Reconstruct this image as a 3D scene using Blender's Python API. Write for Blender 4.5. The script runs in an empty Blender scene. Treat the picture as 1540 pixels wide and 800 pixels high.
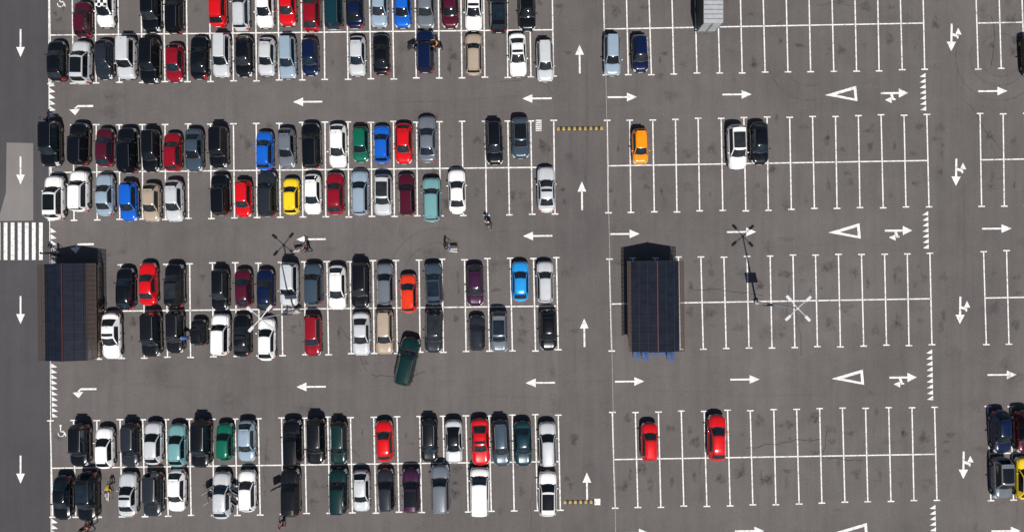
import bpy, math, random
from mathutils import Vector, Matrix
import bmesh
random.seed(7)
R=random.Random(11)
S=103.2/1537.0      # ground metres per image pixel; positions are image coordinates
CH=69.0
def P(px,py,z=0.0): return Vector(((px-768.5)*S,(400-py)*S,z))
def seen(px,py,h):  # ground position, from image pixels, of something whose middle is h metres up
    f=(CH-h)/CH
    return Vector(((px-768.5)*S*f,(400-py)*S*f,0))
sc=bpy.context.scene
col=sc.collection

# ---------------------------------------------------------------- materials
def nm(name):
    m=bpy.data.materials.new(name); m.use_nodes=True
    nt=m.node_tree; b=nt.nodes['Principled BSDF']
    return m,nt,b
def simple(name,c,rough=.6,metal=0.0,coat=0.0,spec=.5,noise=0.0,nscale=6):
    m,nt,b=nm(name)
    b.inputs['Base Color'].default_value=(*c,1)
    b.inputs['Roughness'].default_value=rough
    b.inputs['Metallic'].default_value=metal
    b.inputs['Coat Weight'].default_value=coat
    b.inputs['Coat Roughness'].default_value=.05
    b.inputs['Specular IOR Level'].default_value=spec
    if noise>0:
        tc=nt.nodes.new('ShaderNodeTexCoord'); n=nt.nodes.new('ShaderNodeTexNoise')
        n.inputs['Scale'].default_value=nscale; n.inputs['Detail'].default_value=5
        nt.links.new(tc.outputs['Object'],n.inputs['Vector'])
        r=nt.nodes.new('ShaderNodeMapRange'); r.inputs['From Min'].default_value=.3; r.inputs['From Max'].default_value=.7
        r.inputs['To Min'].default_value=1-noise; r.inputs['To Max'].default_value=1+noise*.6
        nt.links.new(n.outputs['Fac'],r.inputs['Value'])
        mx=nt.nodes.new('ShaderNodeVectorMath'); mx.operation='SCALE'
        mx.inputs[0].default_value=c
        nt.links.new(r.outputs['Result'],mx.inputs['Scale'])
        nt.links.new(mx.outputs['Vector'],b.inputs['Base Color'])
    return m

def asphalt(name,c,contrast=1.0,warm=(1.0,.96,.93)):
    m,nt,b=nm(name)
    tc=nt.nodes.new('ShaderNodeTexCoord')
    def noise(scale,detail,rough=.55,vec=None,dist=0):
        n=nt.nodes.new('ShaderNodeTexNoise'); n.inputs['Scale'].default_value=scale
        n.inputs['Detail'].default_value=detail; n.inputs['Roughness'].default_value=rough
        n.inputs['Distortion'].default_value=dist
        nt.links.new(vec if vec else tc.outputs['Object'],n.inputs['Vector']); return n.outputs['Fac']
    def rng(v,a,bb,lo,hi):
        r=nt.nodes.new('ShaderNodeMapRange')
        r.inputs['From Min'].default_value=a; r.inputs['From Max'].default_value=bb
        r.inputs['To Min'].default_value=lo; r.inputs['To Max'].default_value=hi
        nt.links.new(v,r.inputs['Value']); return r.outputs['Result']
    def mul(a,bb):
        k=nt.nodes.new('ShaderNodeMath'); k.operation='MULTIPLY'
        nt.links.new(a,k.inputs[0]); nt.links.new(bb,k.inputs[1]); return k.outputs[0]
    k=contrast
    big=rng(noise(.05,4),.35,.65,1-.10*k,1+.10*k)
    mid=rng(noise(.35,6,.65,dist=.6),.3,.7,1-.09*k,1+.09*k)
    fine=rng(noise(5.5,4,.7),.3,.7,1-.12*k,1+.12*k)
    grit=rng(noise(28,3,.7),.3,.7,1-.2*k,1+.2*k)
    mp=nt.nodes.new('ShaderNodeMapping'); mp.inputs['Scale'].default_value=(1.1,.06,1)
    nt.links.new(tc.outputs['Object'],mp.inputs['Vector'])
    st=rng(noise(1.0,4,.6,mp.outputs['Vector']),.35,.7,1+.05*k,1-.09*k)
    spots=rng(noise(.9,5,.75,dist=1.2),.62,.78,1,1-.28*k)
    v=mul(mul(mul(big,mid),mul(fine,grit)),mul(st,spots))
    sm=nt.nodes.new('ShaderNodeVectorMath'); sm.operation='SCALE'
    sm.inputs[0].default_value=(c*warm[0],c*warm[1],c*warm[2])
    nt.links.new(v,sm.inputs['Scale'])
    nt.links.new(sm.outputs['Vector'],b.inputs['Base Color'])
    b.inputs['Roughness'].default_value=.9
    b.inputs['Specular IOR Level'].default_value=.25
    bp=nt.nodes.new('ShaderNodeBump'); bp.inputs['Strength'].default_value=.3; bp.inputs['Distance'].default_value=.02
    nt.links.new(grit,bp.inputs['Height']); nt.links.new(bp.outputs['Normal'],b.inputs['Normal'])
    return m

def roadpaint(name,c=(.72,.71,.69),wear=.5):
    m,nt,b=nm(name)
    tc=nt.nodes.new('ShaderNodeTexCoord')
    n=nt.nodes.new('ShaderNodeTexNoise'); n.inputs['Scale'].default_value=3.2; n.inputs['Detail'].default_value=8; n.inputs['Roughness'].default_value=.75
    nt.links.new(tc.outputs['Object'],n.inputs['Vector'])
    r=nt.nodes.new('ShaderNodeValToRGB')
    r.color_ramp.elements[0].position=.40-.1*(1-wear); r.color_ramp.elements[0].color=(c[0]*.32,c[1]*.31,c[2]*.3,1)
    r.color_ramp.elements[1].position=.52; r.color_ramp.elements[1].color=(*c,1)
    nt.links.new(n.outputs['Fac'],r.inputs['Fac'])
    nt.links.new(r.outputs['Color'],b.inputs['Base Color'])
    b.inputs['Roughness'].default_value=.75
    return m

def stainmat(name,c,strength):
    m=bpy.data.materials.new(name); m.use_nodes=True; nt=m.node_tree
    nt.nodes.clear()
    o=nt.nodes.new('ShaderNodeOutputMaterial'); mx=nt.nodes.new('ShaderNodeMixShader')
    t=nt.nodes.new('ShaderNodeBsdfTransparent'); d=nt.nodes.new('ShaderNodeBsdfDiffuse'); d.inputs['Color'].default_value=(*c,1)
    at=nt.nodes.new('ShaderNodeAttribute'); at.attribute_name='dens'
    tc=nt.nodes.new('ShaderNodeTexCoord'); n=nt.nodes.new('ShaderNodeTexNoise'); n.inputs['Scale'].default_value=2.5; n.inputs['Detail'].default_value=6
    n.inputs['Roughness'].default_value=.7
    nt.links.new(tc.outputs['Object'],n.inputs['Vector'])
    r=nt.nodes.new('ShaderNodeMapRange'); r.inputs['From Min'].default_value=.35; r.inputs['From Max'].default_value=.7; r.inputs['To Max'].default_value=strength
    nt.links.new(n.outputs['Fac'],r.inputs['Value'])
    k=nt.nodes.new('ShaderNodeMath'); k.operation='MULTIPLY'
    nt.links.new(r.outputs['Result'],k.inputs[0]); nt.links.new(at.outputs['Fac'],k.inputs[1])
    nt.links.new(k.outputs[0],mx.inputs[0]); nt.links.new(t.outputs[0],mx.inputs[1]); nt.links.new(d.outputs[0],mx.inputs[2])
    nt.links.new(mx.outputs[0],o.inputs['Surface'])
    return m

# ---------------------------------------------------------------- mesh builder
class MB:
    def __init__(s): s.v=[]; s.f=[]; s.m=[]; s.att=[]
    def quad(s,a,b,c,d,m=0):
        i=len(s.v); s.v+= [tuple(a),tuple(b),tuple(c),tuple(d)]; s.f.append((i,i+1,i+2,i+3)); s.m.append(m)
    def poly(s,pts,m=0):
        i=len(s.v); s.v+=[tuple(p) for p in pts]; s.f.append(tuple(range(i,i+len(pts)))); s.m.append(m)
    def box(s,c,d,m=0,M=None,bev=0.0):
        bm=bmesh.new(); bmesh.ops.create_cube(bm,size=1)
        bmesh.ops.scale(bm,vec=d,verts=bm.verts)
        if bev>0: bmesh.ops.bevel(bm,geom=bm.edges[:],offset=bev,segments=1,affect='EDGES',profile=.5)
        s.addbm(bm,m,Matrix.Translation(c) if M is None else M@Matrix.Translation(c))
    def addbm(s,bm,m,M=None):
        i=len(s.v)
        bm.verts.index_update()
        for v in bm.verts: s.v.append(tuple(M@v.co if M else v.co))
        for f in bm.faces: s.f.append(tuple(i+v.index for v in f.verts)); s.m.append(m)
        bm.free()
    def tube(s,a,b,r1,r2,m=0,n=8,cap=True):
        a=Vector(a); b=Vector(b); d=(b-a)
        if d.length<1e-6: return
        z=d.normalized(); x=z.orthogonal().normalized(); y=z.cross(x); i=len(s.v)
        for k in range(n):
            t=2*math.pi*k/n; o=x*math.cos(t)+y*math.sin(t)
            s.v.append(tuple(a+o*r1)); s.v.append(tuple(b+o*r2))
        for k in range(n):
            j=(k+1)%n; s.f.append((i+2*k,i+2*j,i+2*j+1,i+2*k+1)); s.m.append(m)
        if cap:
            s.f.append(tuple(i+2*k for k in range(n))[::-1]); s.m.append(m)
            s.f.append(tuple(i+2*k+1 for k in range(n))); s.m.append(m)
    def ell(s,c,r,m=0,seg=8,rings=6):
        bm=bmesh.new(); bmesh.ops.create_uvsphere(bm,u_segments=seg,v_segments=rings,radius=1)
        bmesh.ops.scale(bm,vec=r,verts=bm.verts); s.addbm(bm,m,Matrix.Translation(c))
    def mesh(s,name,mats,smooth=None):
        me=bpy.data.meshes.new(name); me.from_pydata(s.v,[],s.f)
        for mt in mats: me.materials.append(mt)
        me.polygons.foreach_set('material_index',s.m)
        if smooth is not None:
            me.polygons.foreach_set('use_smooth',[True]*len(me.polygons))
            me.update()
            bm=bmesh.new(); bm.from_mesh(me)
            for e in bm.edges:
                e.smooth = (len(e.link_faces)==2 and e.calc_face_angle(3)<smooth)
            bm.to_mesh(me); bm.free()
        me.update(); return me
    def obj(s,name,mats,smooth=None,parent=None):
        o=bpy.data.objects.new(name,s.mesh(name,mats,smooth)); col.objects.link(o)
        if parent: o.parent=parent
        return o

# ---------------------------------------------------------------- ground
M_lot=asphalt('lot_asphalt',.116,1.0,(1.0,.905,.885))
M_lane=asphalt('lane_asphalt',.107,.95,(1.0,.905,.89))
M_road=asphalt('road_asphalt',.066,.8,(1.0,.96,1.04))
M_patch=asphalt('concrete_patch',.19,.5,(1,.93,.90))
M_white=roadpaint('white_road_paint',(.80,.79,.77),.3)
M_whiteB=roadpaint('white_road_paint_fresh',(.8,.79,.77),.1)
M_stain=stainmat('oil_stain',(.025,.023,.024),.62)
M_tyre_mark=stainmat('tyre_rubber_mark',(.03,.028,.03),.28)

def strip(mb,pts,w,z,m=0):
    for a,b in zip(pts[:-1],pts[1:]):
        a=Vector(a);b=Vector(b); d=(b-a)
        if d.length<1e-6: continue
        n=Vector((-d.y,d.x)).normalized()*w/2
        mb.quad((a.x+n.x,a.y+n.y,z),(a.x-n.x,a.y-n.y,z),(b.x-n.x,b.y-n.y,z),(b.x+n.x,b.y+n.y,z),m)
def P2(x,y): v=P(x,y); return (v.x,v.y)

g=MB(); g.quad((-900,-900,0),(900,-900,0),(900,900,0),(-900,900,0)); g.obj('ground',[M_lot])
g=MB(); z=.004
g.quad(P(-180,2200,z),P(79,2200,z),P(71,-1400,z),P(-180,-1400,z)); g.obj('road',[M_road])
g=MB(); g.quad(P(855,1500,z),P(938,1500,z),P(893,-700,z),P(815,-700,z)); g.obj('driving_lane',[M_lane])
g=MB(); z=.008
g.poly([P(50,216,z),P(10,215,z),P(9,290,z),P(0,322,z),P(-14,333,z),P(50,332,z)]); g.obj('concrete_pavement',[M_patch])

# ---------------------------------------------------------------- bay lines
z=.008; g=MB(); LW=.125
def lerp(a,b,t): return (a[0]+(b[0]-a[0])*t,a[1]+(b[1]-a[1])*t)
blocks=[ # top-left,top-right, spine-left, spine-right, bottom-left,bottom-right, n
 ((74,-20),(829,-30),(75,54),(830,46),(76,126),(831,115),22),
 ((76,190),(831,183),(76,260),(832,252),(77,331),(833,321),22),
 ((147,400),(835,389),(147,468),(836,460),(148,538),(838,525),20),
 ((76,633),(838,624),(77,703),(840,693),(79,776),(841,765),22),
 ((905,-30),(1385,-38),(907,45),(1387,36),(909,113),(1388,105),14),
 ((911,183),(1391,174),(912,250),(1393,242),(913,320),(1394,310),14),
 ((915,390),(1396,382),(917,457),(1398,449),(918,526),(1399,517),14),
 ((919,621),(1403,612),(921,690),(1405,682),(923,762),(1406,750),14),
 ((1464,-39),(1740,-44),(1467,36),(1743,31),(1468,104),(1744,99),8),
 ((1471,173),(1747,168),(1472,241),(1748,236),(1473,310),(1749,305),8),
 ((1476,379),(1752,374),(1478,448),(1754,443),(1480,517),(1756,512),8),
 ((1483,612),(1759,607),(1485,681),(1761,676),(1487,750),(1763,745),8)]
stalls=[]
for tl,tr,sl,sr,bl,br,n in blocks:
    for k in range(n):
        a=lerp(sl,sr,k/n); b=lerp(sl,sr,(k+1)/n)
        strip(g,[P2(a[0]+1.1,a[1]),P2(b[0]-1.1,b[1])],LW,z)
    for k in range(n+1):
        T=lerp(tl,tr,k/n); Sp=lerp(sl,sr,k/n); B=lerp(bl,br,k/n)
        j=lambda: R.uniform(-.4,.4)
        T=(T[0]+j(),T[1]+j()*2); B=(B[0]+j(),B[1]+j()*2)
        strip(g,[P2(*T),P2(*B)],LW,z)
        for q,sg in ((T,1),(B,-1)):
            strip(g,[P2(q[0]-5,q[1]-sg*1.0),P2(q[0]+5,q[1]-sg*1.0-.1)],LW,z+.004)
        stalls.append((lerp(T,Sp,.5),lerp(Sp,B,.5)))
g.obj('parking_bay_lines',[M_white])
g=MB(); strip(g,[P2(71.5,-1000),P2(73,0),P2(75,400),P2(77,800),P2(79,1800)],.075,.014); 
g.obj('road_edge_line',[M_white])
M_seam=simple('seam_sealant',(.3,.29,.28),.8,noise=.4)
g=MB(); strip(g,[P2(893,-700),P2(907,0),P2(912,250),P2(917,457),P2(924,800),P2(940,1500)],.06,.014); g.obj('lot_edge_line',[M_seam])

# zebra
g=MB()
for k in range(7):
    x=-5+k*10.6
    g.quad(P(x,391,.0095),P(x+5.6,391,.0095),P(x+5.6,335,.0095),P(x,335,.0095))
g.obj('zebra_crossing',[M_whiteB])

# arrows
def arrow(cx,cy,ang,L=44):
    g=MB(); c=P(cx,cy)
    M=Matrix.Translation((c.x,c.y,.016))@Matrix.Rotation(math.radians(ang),4,'Z')
    h=L/2*S; hl=15*S; w=.085; hw=6.5*S
    g.quad(*[M@Vector(p) for p in((-h,-w,0),(h-hl,-w,0),(h-hl,w,0),(-h,w,0))])
    g.poly([M@Vector(p) for p in((h-hl,-hw,0),(h,0,0),(h-hl,hw,0))])
    g.obj('painted_arrow',[M_whiteB])
for y in (90,295,500,731): arrow(870+ (y-90)*.0172,y,90.7,43)
for y in (66,257,466,705): arrow(31,y,-90,42)
for x,y in((462,154),(806,149),(467,360),(807,355),(467,581),(811,575),(458,812)): arrow(x,y,180.6)
for x,y in((934,147),(1106,143),(1490,138),(938,352),(1113,349),(1496,344),(945,573),(1118,570),(1504,563),(952,800),(1125,797),(1510,797)): arrow(x,y,.6)
def turn_arrow(cx,cy,ang,mirror=1,second=True):
    g=MB(); c=P(cx,cy)
    M=Matrix.Translation((c.x,c.y,.016))@Matrix.Rotation(math.radians(ang),4,'Z')@Matrix.Scale(S,4)
    w=1.5
    def q(*pts): g.poly([M@Vector((a,b*mirror,0)) for a,b in pts])
    if second:
        q((-20,-w+3),(7,-w+3),(7,w+3),(-20,w+3))
        q((7,-4),(21,3),(7,10))
        q((-6,1.4),(-2,1.4),(0,-5),(-4,-5))
        q((-3,-5.1),(2,-5.1),(2,-7.5),(-3,-7.5))
        q((-4,-2.5),(-14,-7),(-4,-12))
    else:
        q((-19,2),(4,2),(4,5),(-19,5))
        q((4.1,5),(4.1,2),(7,-1),(9.5,0.6))
        q((1,-.5),(17,-1.5),(8,-10))
    g.obj('painted_turn_arrow',[M_whiteB])
for x,y in((1342,144),(1348,350),(1355,570)): turn_arrow(x,y,.6)
for x,y in((1431,57),(1438,259),(1444,466),(1449,698)): turn_arrow(x,y,-91,-1)
for x,y in((121,164),(122,371),(126,588)): turn_arrow(x,y,180.6,-1,False)
# give way hollow triangles
for x,y in((1263,142),(1268,348),(1273,567),(1279,797)):
    g=MB(); 
    def T(px,py): return P(px,py,.008)
    o=[(x-25,y+2),(x+22,y-12),(x+24,y+11)]
    i=[(x-8,y+1.4),(x+18.5,y-6.5),(x+19.5,y+7)]
    for k in range(3):
        a,b=o[k],o[(k+1)%3]; c2,d=i[(k+1)%3],i[k]
        g.quad(T(*a),T(*b),T(*c2),T(*d))
    g.obj('painted_give_way_triangle',[M_whiteB])
# shark teeth
def teeth(x,y0,y1,side):
    g=MB(); n=max(1,round((y1-y0)/8.7)); st=(y1-y0)/n
    for k in range(n):
        y=y0+k*st; xx=x+(y-y0)*.02
        g.poly([P(xx,y+.8,.018),P(xx,y+st-.8,.018),P(xx+side*9,y+st*.5+2.5,.018)])
    g.obj('give_way_teeth',[M_whiteB])
teeth(74,123,178,1); teeth(76,342,398,1); teeth(77,545,628,1); teeth(78,778,830,1)
teeth(1389,110,168,-1); teeth(1393,317,375,-1); teeth(1399,524,602,-1); teeth(1404,757,840,-1)
# disabled symbols
def wheelchair(cx,cy):
    g=MB()
    pts=[P2(cx+4.6*math.cos(math.radians(a)),cy+3+4.6*math.sin(math.radians(a))) for a in range(-60,200,18)]
    strip(g,pts,.09,.008)
    strip(g,[P2(cx-1,cy-7),P2(cx-1,cy),P2(cx+5,cy+1),P2(cx+7,cy+7)],.1,.012)
    g.box(P(cx-1,cy-8.5,.0)+Vector((0,0,.006)),(.2,.2,.006))
    g.obj('painted_disabled_symbol',[M_white])
wheelchair(92,648); wheelchair(91,4)
g=MB()
for k in range(6): 
    g.quad(P(804,181+k*3,.010),P(813,181+k*3,.010),P(813,182.8+k*3,.010),P(804,182.8+k*3,.010))
g.obj('painted_hatch_mark',[M_white])
# speed bumps
M_yel=simple('bump_yellow',(.40,.26,.055),.6,noise=.35); M_blk=simple('rubber_black',(.02,.02,.02),.7)
M_blkbmp=simple('bump_black',(.025,.023,.022),.7,noise=.3)
def bump(x0,x1,y,slope):
    g=MB(); n=int((x1-x0)/3.9)
    for k in range(n):
        a=x0+(x1-x0)*k/n; b=x0+(x1-x0)*(k+1)/n; yy=y+slope*(a-x0)
        prof=[(-3.4,0),(-2.6,.03),(-1.2,.055),(1.2,.055),(2.6,.03),(3.4,0)]
        for (p,zp),(q,zq) in zip(prof[:-1],prof[1:]):
            g.quad(P(a,yy+p,zp+.006),P(a,yy+q,zq+.006),P(b,yy+q,zq+.006),P(b,yy+p,zp+.006),k%2 if abs(p+q)<5 else 1)
    g.obj('speed_bump',[M_yel,M_blkbmp])
bump(836,905,194.5,-.012); bump(846,897,754,-.012)
g=MB(); g.box(P(896.5,753,.040),(.6,.66,.066),0,bev=.02); g.obj('speed_bump_end_block',[M_white])

# stains, tyre marks, cracks
def blobs(name,items,mat,z0):
    vs=[];fs=[];dn=[]
    for n,(cx,cy,rx,ry,d) in enumerate(items):
        c=P(cx,cy,z0+.0002*(n%12)); i=len(vs); vs.append(tuple(c)); dn.append(d)
        N=14; ph=R.uniform(0,6)
        for ring,fr in ((.55,d*.7),(1.0,0.0)):
            for k in range(N):
                t=2*math.pi*k/N; rr=ring*(1+.22*math.sin(3*t+ph)+.12*math.sin(5*t+ph*2))
                vs.append((c.x+rx*rr*math.cos(t),c.y+ry*rr*math.sin(t),c.z)); dn.append(fr)
        for k in range(N):
            j=(k+1)%N
            fs.append((i,i+1+k,i+1+j)); fs.append((i+1+k,i+1+N+k,i+1+N+j,i+1+j))
    me=bpy.data.meshes.new(name); me.from_pydata(vs,[],fs); me.materials.append(mat)
    a=me.attributes.new('dens','FLOAT','POINT'); a.data.foreach_set('value',dn)
    o=bpy.data.objects.new(name,me); col.objects.link(o)
items=[]
for a,b in stalls:
    for q in (a,b):
        for _ in range(R.choice((1,1,2,3))):
            items.append((q[0]+17+R.gauss(0,5),q[1]+R.gauss(0,16),R.uniform(.15,.7),R.uniform(.2,.8),R.uniform(.25,.9)))
for _ in range(110): items.append((R.uniform(80,1537),R.uniform(0,800),R.uniform(.1,1.6),R.uniform(.1,1.2),R.uniform(.15,.45)))
blobs('oil_stains',items,M_stain,.0192)
vs=[];fs=[];dn=[]
def mark(pts,w,d,z0=.0225):
    i=len(vs); n=len(pts)
    for k,p in enumerate(pts):
        a=Vector(pts[max(0,k-1)]);b=Vector(pts[min(n-1,k+1)]); t=(b-a).normalized(); nn=Vector((-t.y,t.x))*w/2
        fd=d*min(1,k/2,(n-1-k)/2)
        p=Vector(p)
        for s_,f_ in((-1,0),(0,1),(1,0)):
            vs.append((p.x+nn.x*s_,p.y+nn.y*s_,z0)); dn.append(fd*f_)
    for k in range(n-1):
        for j in (0,1):
            fs.append((i+3*k+j,i+3*k+j+1,i+3*k+4+j,i+3*k+3+j))
for cx,cy,r,a0,a1 in((1502,84,32,0,360),(1500,86,44,150,330),(660,420,55,60,170),(1215,90,40,180,300)):
    for off in (0,22):
        if r==32 and off: continue
        mark([P2(cx+(r+off)*math.cos(math.radians(a)),cy-(r+off)*math.sin(math.radians(a))) for a in range(a0,a1+1,10)],.28,.7,.0225+off*1e-5)
for _ in range(34):
    if R.random()<.6:
        y=R.choice((150,355,578))+R.uniform(-18,18); x=R.uniform(100,1300); L=R.uniform(80,260); c=R.uniform(-12,12)
        mark([P2(x+L*t/12,y-L*t/12*.012+c*(t/12)**2) for t in range(13)],.3,R.uniform(.1,.45),.0226+_*4e-5)
    else:
        x=R.choice((872,1437,873))+R.uniform(-20,20); y=R.uniform(0,500); L=R.uniform(80,260); c=R.uniform(-12,12)
        mark([P2(x+L*t/12*.02+c*(t/12)**2,y+L*t/12) for t in range(13)],.3,R.uniform(.1,.45),.0226+_*4e-5)
me=bpy.data.meshes.new('tyre_marks'); me.from_pydata(vs,[],fs); me.materials.append(M_tyre_mark)
a=me.attributes.new('dens','FLOAT','POINT'); a.data.foreach_set('value',dn)
col.objects.link(bpy.data.objects.new('tyre_marks',me))
M_crack=simple('crack_filler',(.035,.032,.033),.8)
g=MB()
for _ in range(22):
    x=R.uniform(80,1500); y=R.uniform(-10,780); pts=[(x,y)]
    dx,dy=(R.choice(((1,0),(0,1),(.6,.8))))
    for k in range(R.randint(5,16)):
        x+=dx*R.uniform(4,9)+R.gauss(0,1.6); y+=dy*R.uniform(4,9)+R.gauss(0,1.6); pts.append((x,y))
    strip(g,[P2(*p) for p in pts],.028,.0244+_*1e-4)
g.obj('asphalt_cracks',[M_crack])

# ---------------------------------------------------------------- cars
M_glass=simple('car_glass',(.006,.008,.010),.04,0,0,.6)
M_glass2=simple('car_glass_clear',(.020,.023,.026),.06,0,0,.6,noise=.5,nscale=2)
M_glass3=simple('car_glass_blue',(.010,.018,.028),.04,0,0,.7,noise=.5,nscale=2)
M_tyre=simple('tyre_rubber',(.018,.018,.018),.8)
M_rim=simple('alloy_rim',(.28,.28,.29),.35,.8)
M_trim=simple('black_plastic_trim',(.015,.015,.016),.55)
M_head=simple('headlamp_glass',(.75,.78,.8),.08,.2,1)
M_tail=simple('tail_lamp_red',(.40,.008,.01),.15,0,1)
M_plate=simple('number_plate',(.75,.75,.72),.5)
M_shut=simple('panel_gap',(.01,.01,.01),.9)
COL=dict(K=(.003,.0035,.005),KK=(.008,.008,.010),N=(.004,.010,.045),B=(.008,.12,.58),LB=(.02,.32,.78),R=(.66,.006,.010),DR=(.26,.005,.014),
 M=(.075,.006,.018),W=(.84,.84,.83),S=(.58,.60,.62),SB=(.30,.39,.48),G=(.15,.17,.20),DG=(.020,.024,.032),GN=(.004,.13,.075),
 T=(.006,.036,.047),TS=(.17,.37,.38),Y=(.84,.58,.015),O=(.88,.27,.004),OR=(.76,.045,.012),BG=(.44,.35,.27),P=(.045,.010,.040),DGN=(.003,.024,.023),SL=(.045,.07,.10))
paint={}
for k,c in COL.items():
    met=0.0 if k in('W','Y','O','K') else .15
    m=simple('car_paint_'+k,c,.24,met,1.0,.25,noise=.06,nscale=1.3)
    paint[k]=m
m,nt,b=nm('checker_roof_paint')
tc=nt.nodes.new('ShaderNodeTexCoord'); ck=nt.nodes.new('ShaderNodeTexChecker'); ck.inputs['Scale'].default_value=3.6
ck.inputs['Color1'].default_value=(.8,.8,.8,1); ck.inputs['Color2'].default_value=(.01,.01,.01,1)
nt.links.new(tc.outputs['Object'],ck.inputs['Vector']); nt.links.new(ck.outputs['Color'],b.inputs['Base Color']); b.inputs['Roughness'].default_value=.4
paint['CHK']=m
CARM=[paint['K'],M_glass,M_tyre,M_trim,M_head,M_tail,M_rim,paint['K'],M_plate,M_shut]
TY={
 'sedan':dict(L=4.5,W=1.76,H=1.44,zb=.92,zh=.74,zd=.95,cow=.98,wt=.28,rt=-.98,rb=-1.60,sq=.30,wr=.66),
 'hatch':dict(L=3.95,W=1.66,H=1.48,zb=.93,zh=.76,zd=.93,cow=.98,wt=.38,rt=-1.40,rb=-1.80,sq=.26,wr=.67),
 'lift':dict(L=4.25,W=1.73,H=1.46,zb=.93,zh=.74,zd=.96,cow=1.02,wt=.35,rt=-1.25,rb=-1.88,sq=.30,wr=.65),
 'wagon':dict(L=4.6,W=1.75,H=1.48,zb=.93,zh=.75,zd=.93,cow=1.10,wt=.42,rt=-1.88,rb=-2.14,sq=.26,wr=.67,rails=1),
 'suv':dict(L=4.55,W=1.83,H=1.72,zb=1.06,zh=.92,zd=1.06,cow=1.10,wt=.55,rt=-1.86,rb=-2.12,sq=.22,wr=.70,rails=1),
 'suvg':dict(L=4.55,W=1.82,H=1.70,zb=1.04,zh=.90,zd=1.04,cow=1.08,wt=.50,rt=-1.80,rb=-2.08,sq=.22,wr=.70,glassroof=1),
 'sedang':dict(L=4.6,W=1.78,H=1.44,zb=.92,zh=.73,zd=.96,cow=.92,wt=.22,rt=-1.02,rb=-1.68,sq=.30,wr=.66,sunroof=1),
 'van':dict(L=4.9,W=1.95,H=2.0,zb=1.18,zh=1.0,zd=1.18,cow=1.62,wt=1.02,rt=-2.22,rb=-2.36,sq=.18,wr=.76,cargo=1),
 'mini':dict(L=2.9,W=1.58,H=1.5,zb=.93,zh=.80,zd=.93,cow=.82,wt=.30,rt=-1.0,rb=-1.28,sq=.25,wr=.68),
}
def car_mesh(kind,doors=()):
    T=TY[kind]; g=MB(); L,W,H=T['L'],T['W'],T['H']; hw=W/2; hl=L/2
    def hwid(x):
        t=abs(x)/hl; d=hl-abs(x); w=hw*(1-.035*t*t)
        if d<.55: w*=1-T['sq']*(1-d/.55)**2.3
        return w
    def ztop(x):
        if x>T['cow']:
            u=(x-T['cow'])/(hl-T['cow']); zz=T['zb']-(T['zb']-T['zh'])*u**1.7
        elif x<T['rb']: zz=T['zd']-.05*((T['rb']-x)/max(.05,hl+T['rb']))**2
        else: zz=T['zb']+(T['zd']-T['zb'])*(T['cow']-x)/(T['cow']-T['rb'])
        d=hl-abs(x)
        if d<.3: zz-=.17*(1-d/.3)**2
        return zz
    ds=[0,.04,.1,.18,.28,.4,.55,.75]
    xs=sorted(set([round(hl-d,3) for d in ds]+[round(-hl+d,3) for d in ds]+[round(-hl+.75+(L-1.5)*k/10,3) for k in range(1,10)]))
    secs=[]
    for x in xs:
        w=hwid(x); zt=ztop(x); zl=.2
        cr_=.03*max(0,min(1,(x-T['cow']+.1)/.3))*max(0,min(1,(hl-x)/.4))   # raised bonnet crease
        half=[(0,zt+.045),(.45*w,zt+.036+cr_*.4),(.62*w,zt+.028+cr_),(.78*w,zt+.006),(.92*w,zt-.045),(.995*w,zt-.17),(w*1.0,zl+(zt-.17-zl)*.5),(.985*w,zl+.13),(.9*w,zl)]
        pts=[(-y,zz) for y,zz in half[::-1]][:-1]+half
        d=hl-abs(x); 
        secs.append([(x+ (-1 if x>0 else 1)*.10*(abs(y)/hw)**2*max(0,1-d/.6),y,zz) for y,zz in pts])
    n=len(secs[0]); base=len(g.v)
    for s_ in secs: g.v+= s_
    for i in range(len(xs)-1):
        xm=(xs[i]+xs[i+1])/2; d=hl-abs(xm)
        for j in range(n-1):
            a=base+i*n+j
            jj=j if j<8 else n-2-j   # 0 sill ... 7 centre
            mt=0
            if jj==0: mt=3
            if jj==3 and .0<d<.34: mt=4 if xm>0 else 5
            if jj==4 and .04<d<.20: mt=4 if xm>0 else 5
            if jj==2 and .04<d<.22: mt=4 if xm>0 else 5
            if jj==1 and d<.2: mt=3
            g.f.append((a,a+n,a+n+1,a+1)); g.m.append(mt)
    g.f.append(tuple(base+k for k in range(n))); g.m.append(0)
    e=base+(len(xs)-1)*n; g.f.append(tuple(e+k for k in range(n))[::-1]); g.m.append(3)
    zb=T['zb']; cow,wt,rt,rb=T['cow'],T['wt'],T['rt'],T['rb']
    bx=(wt+rt)/2+.05
    st=[(cow+.13,0.0),(cow,.04),(cow*.5+wt*.5,.56),(wt,.95),(wt-.22,.995),(bx+.05,1.0),(bx-.05,1.0),(rt+.45,.99),(rt,.955),(rt*.5+rb*.5,.56),(rb,.05),(rb-.07,0.0)]
    NS=len(st); rows=[]
    for i,(x,h) in enumerate(st):
        zbx=ztop(max(min(x,hl-.1),-hl+.1)) if i in(0,NS-1) else zb+(T['zd']-zb)*(cow-x)/(cow-rb)
        y3=hw*(.84+(T['wr']-.84)*h); yb=hw*.905
        hz=h*(H-zbx); cr=.03*h+.03
        q=[(0,zbx+hz+cr),(y3*.5,zbx+hz+cr*.85),(y3*.92,zbx+hz+cr*.3),(y3,zbx+hz-.015*h),(y3+(yb-y3)*.16,zbx+hz*.86-.02),(yb,zbx-.035)]
        c=.20 if i<=3 else (.08 if i==4 else (-.10 if i>=8 else (-.03 if i==7 else 0)))
        full=[(-y,zz) for y,zz in q[::-1]][:-1]+q
        rows.append([(x-c*(y/hw)**2,y,zz) for y,zz in full])
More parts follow.
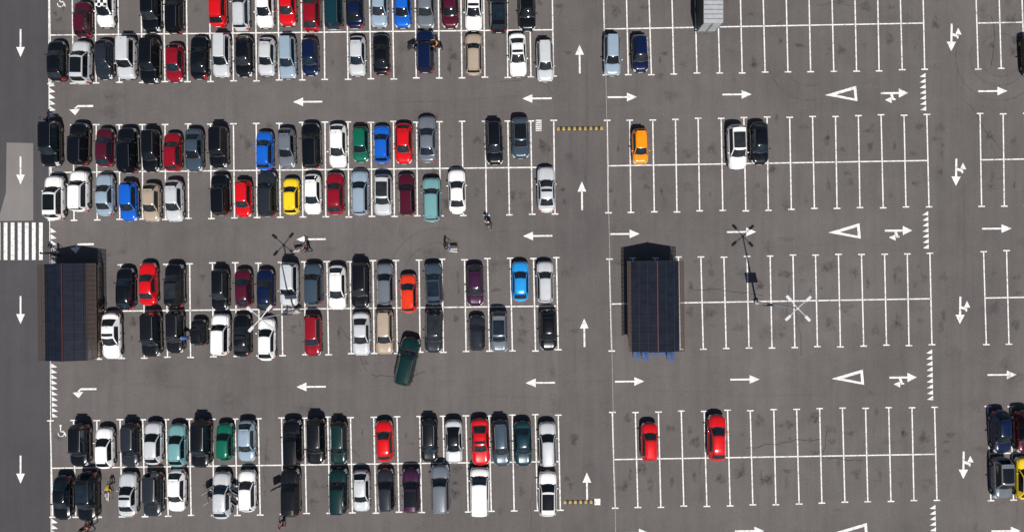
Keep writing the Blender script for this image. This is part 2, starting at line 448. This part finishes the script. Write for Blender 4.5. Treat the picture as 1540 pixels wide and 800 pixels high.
    base=len(g.v); n=len(rows[0])
    for r in rows: g.v+=r
    for i in range(NS-1):
        for j in range(n-1):
            jj=j if j<5 else n-2-j   # 0 side window,1 rail,2 pillar strip,3,4 centre
            mt=7
            if i==0: mt=3
            elif i in(1,2): mt=1 if jj in(0,3,4) else 0
            elif i in(8,9): mt=1 if jj in(3,4) else 0
            elif i==10: mt=0
            else:
                if jj==0: mt=1 if i!=5 else 3
                elif jj==1: mt=0
                if T.get('cargo') and i>=6 and jj==0: mt=0
                if T.get('glassroof') and jj>=3 and i in(4,5,6): mt=1
                if T.get('sunroof') and jj>=3 and i==4: mt=1
            if kind in('sedan','sedang') and i==7 and jj==0: mt=1
            a=base+i*n+j; g.f.append((a,a+1,a+n+1,a+n)[::-1]); g.m.append(mt)
    for sg in(1,-1):
        g.ell((cow-.42,sg*(hw+.06),zb+.06),(.075,.11,.08),0,8,5)
        g.tube((cow-.42,sg*(hw*.88),zb+.0),(cow-.42,sg*(hw+.04),zb+.05),.025,.025,3,5)
        wr=.34 if H>1.6 else .315
        for wx in(hl-.82 if kind!='mini' else hl-.5,-hl+.80 if kind!='mini' else -hl+.45):
            yy=hwid(wx)
            g.tube((wx,sg*(yy-.05),wr+.02),(wx,sg*(yy+.002),wr+.02),wr+.06,wr+.05,3,18)
            g.tube((wx,sg*(yy-.2),wr),(wx,sg*(yy+.006),wr),wr,wr*.97,2,18)
            g.tube((wx,sg*(yy-.1),wr),(wx,sg*(yy+.011),wr),wr*.62,wr*.56,6,10)
        if T.get('rails'):
            yr=hw*T['wr']*.95
            g.tube((wt-.15,sg*yr,H+.05),(rt+.1,sg*yr,H+.05),.02,.02,6,6)
            for xr in (wt-.15,rt+.1): g.tube((xr,sg*yr,H-.03),(xr,sg*yr,H+.05),.02,.02,6,5)
        for xh in (bx+.15,bx-.85): g.box((xh,sg*(hwid(xh)+.004),zb-.2),(.17,.03,.03),3)
        for xl in (cow-.35,bx,bx-.95):
            if xl>rb+.1: g.box((xl,sg*(hwid(xl)-.01),zb-.40),(.012,.03,.42),9)
    def surf(x,fy):
        zt=ztop(x); pr=[(0,.045),(.45,.048),(.62,.06),(.78,.008),(.92,-.045)]
        for (a,za),(b_,zb_) in zip(pr[:-1],pr[1:]):
            if fy<=b_: return zt+za+(zb_-za)*(fy-a)/(b_-a)
        return zt
    def line(pts,w=.022):
        for (x0,f0),(x1,f1) in zip(pts[:-1],pts[1:]):
            a=Vector((x0,(f0)*hwid(x0),surf(x0,abs(f0))+.006)); b_=Vector((x1,f1*hwid(x1),surf(x1,abs(f1))+.006))
            d=(b_-a); nn=Vector((-d.y,d.x,0)).normalized()*w/2
            g.quad(a+nn,a-nn,b_-nn,b_+nn,9)
    for sg in(1,-1):
        line([(cow+.15-.16,sg*.84)]+[(cow+(hl-.2-cow)*t,sg*(.84-.06*t)) for t in(.3,.5,.7,.85,1)])
        line([(hl-.2,sg*.78),(hl-.13,sg*.4),(hl-.11,0)])
        if 'sedan' in kind:
            line([(rb-.1,sg*.80),(-hl+.35,sg*.80),(-hl+.18,sg*.76)]); line([(-hl+.18,sg*.76),(-hl+.12,sg*.4),(-hl+.11,0)])
    for yy in(.05,-.42): g.tube((cow+.02,yy,zb+.09),(cow-.12,yy+.5,zb+.17),.010,.007,3,4)
    g.box((hl+.004,0,.45),(.015,.5,.11),8); g.box((-hl-.004,0,.62),(.015,.5,.11),8)
    g.box((hl-.02,0,.62),(.06,.7,.10),3,bev=.02)
    if kind in('lift','hatch','sedang','suv'): g.ell((rt+.12,0,H+.05),(.09,.02,.04),3,6,4)
    if 'sedan' not in kind: g.tube((rb+.02,-.1,zb+.12),(rb+.12,.3,zb+.25),.01,.008,3,4)
    if kind in('hatch','suv','wagon','lift','mini'):
        g.box((rt-.07,0,H+.005),(.16,hw*T['wr']*1.7,.03),7,bev=.01)
    for (xh,sg,ang,dl) in doors:
        y0=sg*(hwid(xh)+.01); a=math.radians(ang)
        dirv=Vector((-math.cos(a),sg*math.sin(a),0)); nv=Vector((-dirv.y,dirv.x,0))
        M=Matrix((( dirv.x,nv.x,0,xh),(dirv.y,nv.y,0,y0),(0,0,1,0),(0,0,0,1)))
        g.box((dl/2,0,.6),(dl,.1,.62),0,M,bev=.03)
        g.box((dl*.52,0,zb-.0),(dl*.9,.09,.04),3,M)
        g.box((dl*.55,0,zb+.18),(dl*.72,.02,.32),1,M)
        g.tube(M@Vector((dl*.05,0,zb+.02)),M@Vector((dl*.3,0,zb+.36)),.02,.02,0,5)
        g.tube(M@Vector((dl*.3,0,zb+.36)),M@Vector((dl*.93,0,zb+.36)),.02,.02,0,5)
        g.tube(M@Vector((dl*.93,0,zb+.36)),M@Vector((dl*.97,0,zb+.02)),.02,.02,0,5)
    me=g.mesh('car_body_'+kind,CARM,math.radians(38))
    bm=bmesh.new(); bm.from_mesh(me); bmesh.ops.recalc_face_normals(bm,faces=bm.faces); bm.to_mesh(me); bm.free()
    return me
MESH={k:car_mesh(k) for k in TY}
MESH['suv_open']=car_mesh('suv',((.75,1,62,1.0),(.75,-1,62,1.0)))
MESH['lift_open']=car_mesh('lift',((.68,1,60,1.0),(.68,-1,60,1.0),(-.3,1,55,.85),(-.3,-1,55,.85)))
MESH['suv_one']=car_mesh('suvg',((.72,1,65,1.0),))
for k,b_ in(('suv_open','suv'),('lift_open','lift'),('suv_one','suvg')): TY[k]=TY[b_]

def car(px,py,colr,kind,ln=None,nose=None,rot=0,roof=None,name='parked_car'):
    T=TY[kind]; c=seen(px,py,.75)
    o=bpy.data.objects.new(name,MESH[kind]); col.objects.link(o)
    if nose is None: nose='D' if R.random()<.55 else 'U'
    tilt=.25+1.35*px/1537
    a=90 if nose=='U' else -90
    o.rotation_euler=(0,0,math.radians(a+tilt+rot+R.gauss(0,.7)))
    o.location=(c.x,c.y-.12,.026)
    s_=1.0
    if ln: s_=max(.9,min(1.1,((ln-3.5)*S)/T['L']))
    o.scale=(s_,min(1.04,max(.95,1+(s_-1)*.4))*1.0,1+(s_-1)*.3)
    gl=R.choice((M_glass,M_glass,M_glass2,M_glass3))
    for i,mt in ((0,paint[colr]),(7,paint[roof or colr]),(1,gl)):
        o.material_slots[i].link='OBJECT'; o.material_slots[i].material=mt
    return o
cars='''
124 2 51 M hatch U
158 -26 40 W hatch D CHK
227 -20 47 K suv
261 -18 49 K wagon
326 -26 39 R lift
361 -22 44 S wagon
397 -25 41 W lift
431 -26 38 R hatch
467 -21 46 DR lift
500 -24 43 T suv
532 -24 42 N sedan
569 -25 40 SB lift
604 -24 41 B hatch
639 -26 42 G suv
675 -24 41 M lift
711 -23 45 W sedang
748 -20 48 K suvg
791 -22 45 K sedan
85 57 121 K lift
122 58 125 S suvg
156 56 118 DG lift
190 52 118 S suv
225 54 124 K suv
262 62 122 DR lift
299 50 118 K sedan
332 46 115 S wagon
366 50 114 K lift
400 53 112 S lift
431 50 117 SB wagon
465 53 112 N hatch
536 50 113 S lift
572 47 111 K sedan
638 42 108 N suv_open U
711 50 108 BG wagon
777 46 114 W sedang D
818 57 121 S wagon
919 48 112 SB wagon
961 48 107 N hatch
76 178 249 K suv
119 181 247 K suv
157 188 249 M lift
192 188 259 K suv
226 190 257 K wagon
259 195 256 DR hatch
291 189 256 SL sedan
328 186 251 K suv
397 193 254 B hatch
430 188 251 G lift
467 181 252 K suv
507 182 251 W lift
541 186 242 GN hatch
573 184 244 B hatch
606 181 245 R lift
641 170 243 G sedan
742 178 246 K wagon
781 173 236 SL suvg
961 190 244 O hatch
1106 183 253 W suvg
1140 179 246 K lift
82 260 329 W suvg U
119 253 316 W suv U
157 257 323 SB sedan
193 268 331 B hatch
227 271 332 BG lift
261 266 332 S lift
331 259 321 K suv
365 266 325 R hatch
401 254 324 DG suv
437 263 321 Y hatch
469 257 321 W lift
503 255 321 DR lift
540 252 322 SB wagon
575 258 322 S suvg
610 258 321 M wagon
648 263 332 TS suv
686 250 320 W sedan U
820 246 318 S sedang U
188 398 464 K lift
222 390 457 R sedan
262 392 460 K suvg
330 402 462 K wagon
365 402 458 M lift
398 400 465 N lift
434 390 458 S suv
470 392 456 SL suv
506 394 464 W lift
541 390 461 K suv
578 391 456 G wagon
613 407 468 OR hatch
651 391 456 SL suvg
713 393 458 P lift
781 388 451 LB lift
818 389 452 S wagon
167 465 538 W sedang
227 464 534 KK suv
262 463 529 KK wagon
298 477 516 KK mini U
331 467 532 W suv
363 468 534 K sedang
400 473 540 W lift
469 470 531 DR wagon
542 464 533 S sedan
577 461 531 BG wagon
651 461 528 DG suvg
716 471 524 DG hatch
749 464 526 G suvg
823 460 525 K lift
120 632 698 K suv
157 637 702 W lift
195 631 699 DG wagon
230 629 696 S lift
266 632 699 TS lift
302 626 700 K suv
337 631 690 GN hatch
370 627 692 SB lift
439 626 698 K suv
474 624 695 K suv
508 629 696 DGN wagon
577 627 691 R lift
644 625 692 K wagon
681 626 694 S sedan D K
721 624 697 R sedang
752 626 698 SL wagon
785 628 698 T sedan
822 629 699 S wagon
975 630 691 R hatch
1076 618 690 R lift
94 710 779 K sedan
132 704 780 K suvg
192 705 774 S sedang
230 704 773 DG suv
265 701 767 W lift
333 702 779 S lift_open U
371 701 767 W hatch
436 699 774 KK suv_one U
508 699 770 DGN suv
542 702 767 S lift
579 700 766 DG wagon
617 699 768 P suvg
661 693 768 G suv
822 703 773 W suvg U
1503 612 679 N lift
1504 682 747 G suvg
1538 612 678 M suvg
1538 682 748 Y lift
1549 48 112 KK lift
'''
for ln in cars.strip().splitlines():
    p=ln.split(); x=float(p[0]); a=float(p[1]); b=float(p[2])
    car(x,(a+b)/2+1.5,p[3],p[4],b-a,p[5] if len(p)>5 else None,0,p[6] if len(p)>6 else None)
car(720,735,'W','van',74,'U',name='parked_van')
car(611,541,'DGN','suv',76,'U',rot=-13,name='driving_car')

# ---------------------------------------------------------------- box trailer
M_box=simple('trailer_panel',(.40,.42,.44),.5,.1,noise=.15,nscale=2); M_steel=simple('galvanised_steel',(.25,.26,.27),.4,.7,noise=.15)
M_sideshade=simple('trailer_side_painted_shade',(.02,.022,.027),.5,noise=.2)  # shade of the trailer's left side painted in as dark colour, on both sides
c0=P(1043,52); c1=P(1071,-45)
g=MB(); cx=(c0.x+c1.x)/2; wx=c1.x-c0.x; ly=c1.y-c0.y; cy=(c0.y+c1.y)/2
g.box((cx,cy,1.95),(wx,ly,2.5),0,bev=.03)
for k in range(14): g.box((cx,c0.y+.35+k*(ly-.7)/13,3.212),(wx-.1,.05,.025),1)
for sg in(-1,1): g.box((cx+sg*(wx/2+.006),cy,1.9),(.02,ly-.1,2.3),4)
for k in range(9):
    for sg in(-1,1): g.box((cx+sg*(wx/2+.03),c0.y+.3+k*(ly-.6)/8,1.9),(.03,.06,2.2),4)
for sg in(-1,1): g.box((cx+sg*(wx/2-.04),c0.y-.015,1.95),(.06,.04,2.4),1); g.box((cx+sg*.06,c0.y-.03,1.9),(.03,.04,2.1),1)
g.box((cx,cy,.62),(wx*.6,ly-.3,.14),1)
for yy in(cy-.8,cy+.3):
    for sg in(-1,1): g.tube((cx+sg*(wx/2-.25),yy,.4),(cx+sg*(wx/2-.02),yy,.4),.38,.38,2,16)
g.box((cx,c0.y-.03,.55),(wx,.08,.14),1)
g.obj('box_trailer',[M_box,M_steel,M_tyre,M_tail,M_sideshade])

# ---------------------------------------------------------------- street lamps
M_pole=simple('lamp_pole_steel',(.62,.63,.64),.45,.1); M_lens=simple('lamp_lens',(.75,.76,.78),.2)
M_sign=simple('sign_dark',(.02,.03,.05),.5); M_conc=simple('concrete_base',(.3,.29,.28),.85,noise=.2)
def lamp(px,py,rot):
    g=MB(); b=P(px,py); H=10.0
    g.tube((0,0,0),(0,0,.35),.28,.25,3,12); g.tube((0,0,.3),(0,0,H),.10,.055,0,10)
    g.ell((0,0,H),(.13,.13,.12),0)
    for k in range(4):
        a=math.radians(rot+90*k); d=Vector((math.cos(a),math.sin(a),0)); s_=Vector((-d.y,d.x,0))
        g.tube(d*.05+Vector((0,0,H)),d*.95+Vector((0,0,H+.12)),.04,.035,0,6)
        M=Matrix(((d.x,s_.x,0,d.x*1.2),(d.y,s_.y,0,d.y*1.2),(0,0,1,H+.13),(0,0,0,1)))
        g.box((0,0,0),(.60,.27,.09),0,M,bev=.035); g.box((0,0,-.05),(.4,.16,.02),1,M)
    g.box((0,-.12,3.9),(1.15,.06,1.5),2,bev=.02)   # bay sign
    g.box((0,-.155,3.9),(.9,.01,1.2),1)
    g.tube((0,0,4.4),(0,-.15,4.4),.03,.03,0,5)
    g.tube((0,0,3.4),(0,-.15,3.4),.03,.03,0,5)
    o=g.obj('street_lamp',[M_pole,M_lens,M_sign,M_conc]); o.location=(b.x,b.y,0)
    o.rotation_euler=(0,0,math.radians(1))
lamp(1135,454,42); lamp(446,467,48)

# ---------------------------------------------------------------- carts
M_wire=simple('cart_wire_steel',(.5,.51,.53),.35,.8); M_cblue=simple('cart_handle_blue',(.02,.16,.5),.4); M_bag=simple('shopping_bags',(.5,.45,.38),.8,noise=.4)
def cart_geo(g,y0=0,dx=0,bags=False):
    def V(x,y,z): return (x+dx,y+y0,z)
    tb=[(-.28,0,1.0),(.28,0,1.0),(.22,.85,.92),(-.22,.85,.92)]; bt=[(-.22,.1,.62),(.22,.1,.62),(.17,.8,.62),(-.17,.8,.62)]
    for k in range(4):
        g.tube(V(*tb[k]),V(*tb[(k+1)%4]),.014,.014,0,5); g.tube(V(*bt[k]),V(*bt[(k+1)%4]),.012,.012,0,5); g.tube(V(*tb[k]),V(*bt[k]),.012,.012,0,5)
        for t in(.2,.4,.6,.8):
            a=Vector(tb[k]).lerp(Vector(tb[(k+1)%4]),t); b=Vector(bt[k]).lerp(Vector(bt[(k+1)%4]),t); g.tube(V(*a),V(*b),.006,.006,0,4)
    for t in(.2,.4,.6,.8):
        a=Vector(bt[0]).lerp(Vector(bt[3]),t); b=Vector(bt[1]).lerp(Vector(bt[2]),t); g.tube(V(*a),V(*b),.006,.006,0,4)
    g.tube(V(-.3,-.1,1.03),V(.3,-.1,1.03),.022,.022,1,6)
    for sg in(-1,1):
        g.tube(V(sg*.28,0,1.0),V(sg*.3,-.1,1.03),.014,.014,0,5)
        g.tube(V(sg*.22,.1,.62),V(sg*.24,.05,.2),.016,.016,0,5); g.tube(V(sg*.24,.05,.2),V(sg*.18,.85,.2),.016,.016,0,5)
        for yy,xx in((.06,.24),(.83,.18)):
            g.tube(V(sg*xx-.015,yy,.065),V(sg*xx+.015,yy,.065),.063,.063,2,10); g.tube(V(sg*xx,yy,.08),V(sg*xx,yy,.2),.012,.012,0,4)
    if bags:
        for k in range(4): g.ell(V(R.uniform(-.1,.1),.2+.16*k,.78),(.14,.12,.16),3,7,5)
def cart(px,py,ang,bags=True):
    g=MB(); cart_geo(g,0,0,bags); o=g.obj('shopping_cart',[M_wire,M_cblue,M_tyre,M_bag])
    p=seen(px,py,.6); o.location=(p.x,p.y,.022); o.rotation_euler=(0,0,math.radians(ang)); return o

# ---------------------------------------------------------------- cart shelters
M_smoke=simple('smoked_roof_panel',(.009,.012,.022),.28,noise=.35,nscale=1.5)
M_brown,nt,b=nm('bronze_polycarbonate'); b.inputs['Base Color'].default_value=(.055,.042,.036,1); b.inputs['Roughness'].default_value=.3; b.inputs['Alpha'].default_value=.62
M_frame=simple('shelter_frame',(.11,.075,.06),.5,.3); M_frameD=simple('roof_frame_dark',(.016,.018,.028),.5,.2); M_ridge=simple('ridge_cap_red',(.09,.02,.02),.5,.2)
def shelter(x0,x1,y0,y1,carts,inR=.80,inL=.80):
    root=bpy.data.objects.new('cart_shelter',None); col.objects.link(root)
    a=P(x0,y1); b=P(x1,y0); W=b.x-a.x; L=b.y-a.y; root.location=((a.x+b.x)/2,(a.y+b.y)/2,0); root.rotation_euler=(0,0,math.radians(.6))
    hw=W/2; hl=L/2; E=2.1; RG=2.85; inn=hw*.80
    def zr(x): return RG-(RG-E)*abs(x)/hw
    g=MB(); n=10
    for sg in(-1,1):
        q=hw*(inR if sg>0 else inL)
        g.quad((0,-hl,RG),(0,hl,RG),(sg*q,hl,zr(q)),(sg*q,-hl,zr(q)),0)
        g.quad((sg*q,-hl,zr(q)),(sg*q,hl,zr(q)),(sg*hw,hl,E),(sg*hw,-hl,E),1)
    g.obj('roof_panels',[M_smoke,M_brown],parent=root)
    g=MB()
    def beam(sg,t0,t1,y,m,w=.035):
        xa,xb=hw*t0,hw*t1; ln=(xb-xa)*math.hypot(1,(RG-E)/hw); xm=(xa+xb)/2
        M=Matrix.Translation((sg*xm,y,zr(xm)+.025))@Matrix.Rotation(sg*math.atan2(RG-E,hw),4,'Y')
        g.box((0,0,0),(ln,w,.03),m,M)
    for k in range(n*2+1):
        y=-hl+L*k/(n*2)
        for sg in(-1,1):
            q=(inR if sg>0 else inL)
            if k%2==0: beam(sg,0,q-.005,y,1)
            beam(sg,q+.005,1,y,0,.03)
    for sg in(-1,1):
        q=(inR if sg>0 else inL)
        for t in (.33,.62): g.box((sg*hw*t,0,zr(hw*t)+.045),(.025,L+.05,.03),1)
        for t in (q,(q+1)/2,1.0): g.box((sg*hw*t,0,zr(hw*t)+.055),(.03,L+.05,.03),0)
    g.obj('roof_frame',[M_frame,M_frameD],parent=root)
    g=MB(); g.box((0,0,RG+.06),(.10,L+.08,.06),0,bev=.01); g.obj('ridge_cap',[M_ridge],parent=root)
    g=MB()
    for k in range(6):
        y=-hl+.15+(L-.3)*k/5
        for sg in(-1,1): g.tube((sg*(inn),y,0),(sg*inn,y,zr(inn)-.01),.045,.045,0,8)
        g.tube((-inn,y,zr(inn)-.06),(inn,y,zr(inn)-.06),.03,.03,0,6)
    for sg in(-1,1):
        for zz in(.35,.7,1.05): g.tube((sg*(inn+.07),-hl+.15,zz),(sg*(inn+.07),hl-.15,zz),.022,.022,0,6)
    g.obj('posts_and_rails',[M_frame],parent=root)
    g=MB()
    for sg in(-1,1):
        g.quad((sg*(inn+.02),-hl+.2,.3),(sg*(inn+.02),hl-.2,.3),(sg*(inn+.02),hl-.2,1.9),(sg*(inn+.02),-hl+.2,1.9),0)
    g.poly([(-inn,hl-.1,.3),(inn,hl-.1,.3),(inn,hl-.1,zr(inn)-.03),(0,hl-.1,RG-.03),(-inn,hl-.1,zr(inn)-.03)],0)
    g.obj('side_panels',[M_brown],parent=root)
    g=MB()
    for lane in range(5):
        xx=-inn+.5+lane*(2*inn-1.0)/4
        s0=-hl-R.uniform(.4,1.1) if carts else -hl+R.uniform(0,.5)
        for k in range(14 if carts else 8): cart_geo(g,s0+k*.28,xx)
    g.obj('nested_shopping_carts',[M_cblue if carts else M_wire,M_cblue,M_tyre,M_bag],parent=root)
shelter(937,1019,393,524,True,.80,.90)
shelter(79,164,397,537,False,.72,.72)

# ---------------------------------------------------------------- people
SK=simple('skin',(.50,.30,.21),.55); M_shoe=simple('shoe_leather',(.03,.025,.022),.5)
HAIR={'d':simple('hair_dark',(.02,.014,.01),.6),'b':simple('hair_blond',(.35,.22,.09),.6),'r':simple('hair_brown',(.09,.045,.02),.6)}
M_eye=simple('eye_dark',(.02,.02,.02),.2); M_lip=simple('lips',(.4,.12,.1),.5)
cl={}
def cloth(c):
    if c not in cl: cl[c]=simple('cloth',c,.85,noise=.15,nscale=9)
    return cl[c]
def person(px,py,face,pose,top,bottom,hair='d',sleeve=True,sc_=1.0):
    J={'pel':(0,0,.95),'sp':(0,0,1.12),'ch':(0,0,1.32),'nk':(0,.0,1.47),'hb':(0,.02,1.54)}
    if pose=='lean': J.update(sp=(0,.12,1.08),ch=(0,.30,1.20),nk=(0,.43,1.27),hb=(0,.50,1.31))
    if pose=='push': J.update(ch=(0,.06,1.31),nk=(0,.09,1.46),hb=(0,.12,1.53))
    ch=Vector(J['ch']); up=(Vector(J['nk'])-ch).normalized()
    hd=(Vector(J['hb'])+up*.10)
    stride=.26 if pose in('walk','push') else .04
    for s_,n in((1,'L'),(-1,'R')):
        f=stride*s_
        J['hip'+n]=(.10*s_,0,.90); J['kn'+n]=(.11*s_,f*.6+.05,.50); J['an'+n]=(.11*s_,f-.02,.09+(.05 if f<-.1 else 0)); J['to'+n]=(.12*s_,f+.15,.045)
        sh=ch+up*.09+Vector((.185*s_,0,0)); J['sh'+n]=tuple(sh)
        if pose=='push': J['el'+n]=tuple(sh+Vector((.04*s_,-.04,-.28))); J['wr'+n]=tuple(sh+Vector((.03*s_,.22,-.36))); J['pa'+n]=tuple(sh+Vector((.03*s_,.30,-.37)))
        elif pose=='lean': J['el'+n]=tuple(sh+Vector((.05*s_,.08,-.26))); J['wr'+n]=tuple(sh+Vector((.03*s_,.28,-.38))); J['pa'+n]=tuple(sh+Vector((.03*s_,.35,-.42)))
        elif pose=='reach': J['el'+n]=tuple(sh+Vector((.12*s_,.15,-.20))); J['wr'+n]=tuple(sh+Vector((.13*s_,.38,-.18))); J['pa'+n]=tuple(sh+Vector((.13*s_,.46,-.18)))
        else:
            q=-f*.8; J['el'+n]=tuple(sh+Vector((.07*s_,q*.5-.02,-.28))); J['wr'+n]=tuple(sh+Vector((.09*s_,q+.06,-.52))); J['pa'+n]=tuple(sh+Vector((.09*s_,q+.09,-.60)))
    rad=dict(pel=.135,sp=.12,ch=.14,nk=.06,hb=.055,hipL=.095,hipR=.095,knL=.062,knR=.062,anL=.043,anR=.043,toL=.042,toR=.042,shL=.068,shR=.068,elL=.045,elR=.045,wrL=.030,wrR=.030,paL=.036,paR=.036)
    E=[('pel','sp',0),('sp','ch',0),('ch','nk',0),('nk','hb',2)]
    for n in'LR':
        E+=[('pel','hip'+n,1),('hip'+n,'kn'+n,1),('kn'+n,'an'+n,1),('an'+n,'to'+n,3),('ch','sh'+n,0),('sh'+n,'el'+n,0),('el'+n,'wr'+n,0 if sleeve else 2),('wr'+n,'pa'+n,2)]
    ks=list(J); me=bpy.data.meshes.new('sk'); me.from_pydata([J[k] for k in ks],[(ks.index(a),ks.index(b)) for a,b,_ in E],[])
    o=bpy.data.objects.new('sk',me); col.objects.link(o)
    md=o.modifiers.new('Skin','SKIN'); 
    for i,k in enumerate(ks):
        r=rad[k]; me.skin_vertices[0].data[i].radius=(r,r)
        if k=='pel': me.skin_vertices[0].data[i].use_root=True
    sd=o.modifiers.new('s','SUBSURF'); sd.levels=1; sd.render_levels=1
    dg=bpy.context.evaluated_depsgraph_get(); ev=bpy.data.meshes.new_from_object(o.evaluated_get(dg))
    g=MB(); g.v=[tuple(v.co) for v in ev.vertices]
    segs=[(Vector(J[a]),Vector(J[b]),m) for a,b,m in E]
    for p in ev.polygons:
        c=p.center; best=(9,0)
        for a,b,m in segs:
            d=b-a; t=max(0,min(1,(c-a).dot(d)/d.length_squared)); dd=(a+d*t-c).length
            if dd<best[0]: best=(dd,m)
        g.f.append(tuple(p.vertices)); g.m.append(best[1])
    bpy.data.objects.remove(o)
    fw=Vector((0,1,0)) if pose!='lean' else Vector((0,.6,-.75)).normalized(); rt=Vector((1,0,0)); u2=rt.cross(fw)
    def H(x,y,z): return hd+rt*x+fw*y+u2*z
    MM=Matrix(((rt.x,fw.x,u2.x,hd.x),(rt.y,fw.y,u2.y,hd.y),(rt.z,fw.z,u2.z,hd.z),(0,0,0,1)))
    for (cc,rr,mt,sg_,rg_) in (((0,.01,0),(.075,.095,.115),2,12,9),((0,.025,-.06),(.055,.07,.055),2,10,6),((0,-.015,.025),(.084,.098,.108),4,12,8)):
        bm=bmesh.new(); bmesh.ops.create_uvsphere(bm,u_segments=sg_,v_segments=rg_,radius=1); bmesh.ops.scale(bm,vec=rr,verts=bm.verts); g.addbm(bm,mt,MM@Matrix.Translation(cc))
    g.tube(H(0,.095,.015),H(0,.122,-.025),.008,.014,2,5)
    for s_ in(1,-1):
        g.ell(H(.03*s_,.096,.012),(.012,.008,.008),5,6,4); g.ell(H(.078*s_,.0,-.01),(.012,.02,.03),2,6,5)
    g.ell(H(0,.094,-.058),(.024,.008,.008),6,6,4)
    for n,s_ in(('L',1),('R',-1)):
        wr=Vector(J['wr'+n]); pa=Vector(J['pa'+n]); d=(pa-wr).normalized(); side=Vector((1,0,0)); curl=d.cross(side)*(-1)
        if curl.y<0 and abs(d.z)>.7: curl=-curl
        if abs(d.z)<=.7: curl=Vector((0,0,-1))
        for k,(off,ln) in enumerate(((-.027,.07),(-.009,.08),(.009,.075),(.027,.06))):
            a=pa+side*off*s_*-1+d*.025; b=a+d*ln*.5+curl*.006; c=b+d*ln*.3+curl*ln*.4
            g.tube(a,b,.009,.008,2,5); g.tube(b,c,.008,.006,2,5)
        a=pa-side*s_*.03-d*.01; b=a-side*s_*.02+d*.035; c=b+d*.025+curl*.012
        g.tube(a,b,.011,.009,2,5); g.tube(b,c,.009,.007,2,5)
    ob=g.obj('person',[cloth(top),cloth(bottom),SK,M_shoe,HAIR[hair],M_eye,M_lip],math.radians(60))
    p=seen(px,py,1.0); ob.location=(p.x,p.y,.022); ob.rotation_euler=(0,0,math.radians(face)); ob.scale=(sc_,)*3
    return ob
person(621,72,-80,'reach',(.02,.02,.025),(.02,.02,.03)); person(656,66,100,'reach',(.75,.25,.02),(.02,.02,.03),'r')
person(653,73,80,'stand',(.03,.03,.03),(.04,.04,.05))
person(731,334,170,'walk',(.75,.6,.62),(.02,.03,.09),'d',False); person(735,340,150,'walk',(.03,.03,.04),(.25,.25,.3),'r')
person(461,376,90,'push',(.03,.025,.03),(.05,.06,.1),'r'); cart(453,377,90)
person(457,371,85,'walk',(.45,.2,.16),(.02,.02,.03),'d')
person(668,371,-100,'push',(.03,.03,.035),(.02,.02,.03)); cart(675,374,-100)
person(143,468,60,'walk',(.03,.02,.02),(.03,.04,.08)); person(139,485,30,'stand',(.4,.08,.07),(.02,.02,.03),'r'); person(148,463,200,'walk',(.02,.02,.02),(.3,.28,.25))
person(162,728,180,'lean',(.62,.42,.03),(.05,.05,.06)); cart(162,738,180)
person(124,795,100,'walk',(.05,.02,.02),(.02,.02,.03)); person(134,789,120,'walk',(.5,.1,.05),(.02,.02,.03),'r'); person(131,799,80,'walk',(.05,.05,.06),(.1,.1,.12))
person(424,781,20,'walk',(.03,.02,.03),(.02,.02,.02)); person(423,790,40,'walk',(.55,.05,.05),(.03,.03,.03),'r')
person(280,508,90,'lean',(.03,.12,.4),(.02,.03,.1)); person(317,744,-60,'reach',(.1,.1,.12),(.02,.02,.03)); person(351,741,80,'lean',(.05,.05,.06),(.1,.1,.14),'r')
person(430,468,-90,'push',(.3,.3,.33),(.03,.04,.1)); cart(439,467,-90)
person(68,381,10,'stand',(.03,.03,.035),(.02,.02,.03)); person(80,383,-90,'walk',(.04,.03,.05),(.02,.02,.03)); person(67,180,0,'stand',(.05,.04,.05),(.02,.02,.03))

# ---------------------------------------------------------------- light & camera
w=bpy.data.worlds.new('World'); sc.world=w; w.use_nodes=True; nt=w.node_tree
bg=nt.nodes['Background']; sky=nt.nodes.new('ShaderNodeTexSky'); sky.sky_type='NISHITA'; sky.sun_disc=False
EL=math.radians(56); AZ=math.atan2(.2,-.98)
sky.sun_elevation=EL; sky.sun_rotation=AZ
nt.links.new(sky.outputs[0],bg.inputs['Color']); bg.inputs['Strength'].default_value=.05
sd=bpy.data.lights.new('sun','SUN'); sd.energy=5.0; sd.angle=math.radians(.5); sd.color=(1,.955,.90)
so=bpy.data.objects.new('sun',sd); col.objects.link(so)
d=Vector((-math.sin(AZ)*math.cos(EL),-math.cos(AZ)*math.cos(EL),-math.sin(EL)))
so.rotation_euler=d.to_track_quat('-Z','Y').to_euler(); so.location=(20,-60,80)
cd=bpy.data.cameras.new('camera'); cd.sensor_width=36; cd.lens=36*CH/103.2; cd.clip_end=5000
co=bpy.data.objects.new('camera',cd); col.objects.link(co); co.location=(0,0,CH); co.rotation_euler=(0,0,0)
sc.camera=co
sc.view_settings.view_transform='Standard'; sc.view_settings.look='None'; sc.view_settings.exposure=0
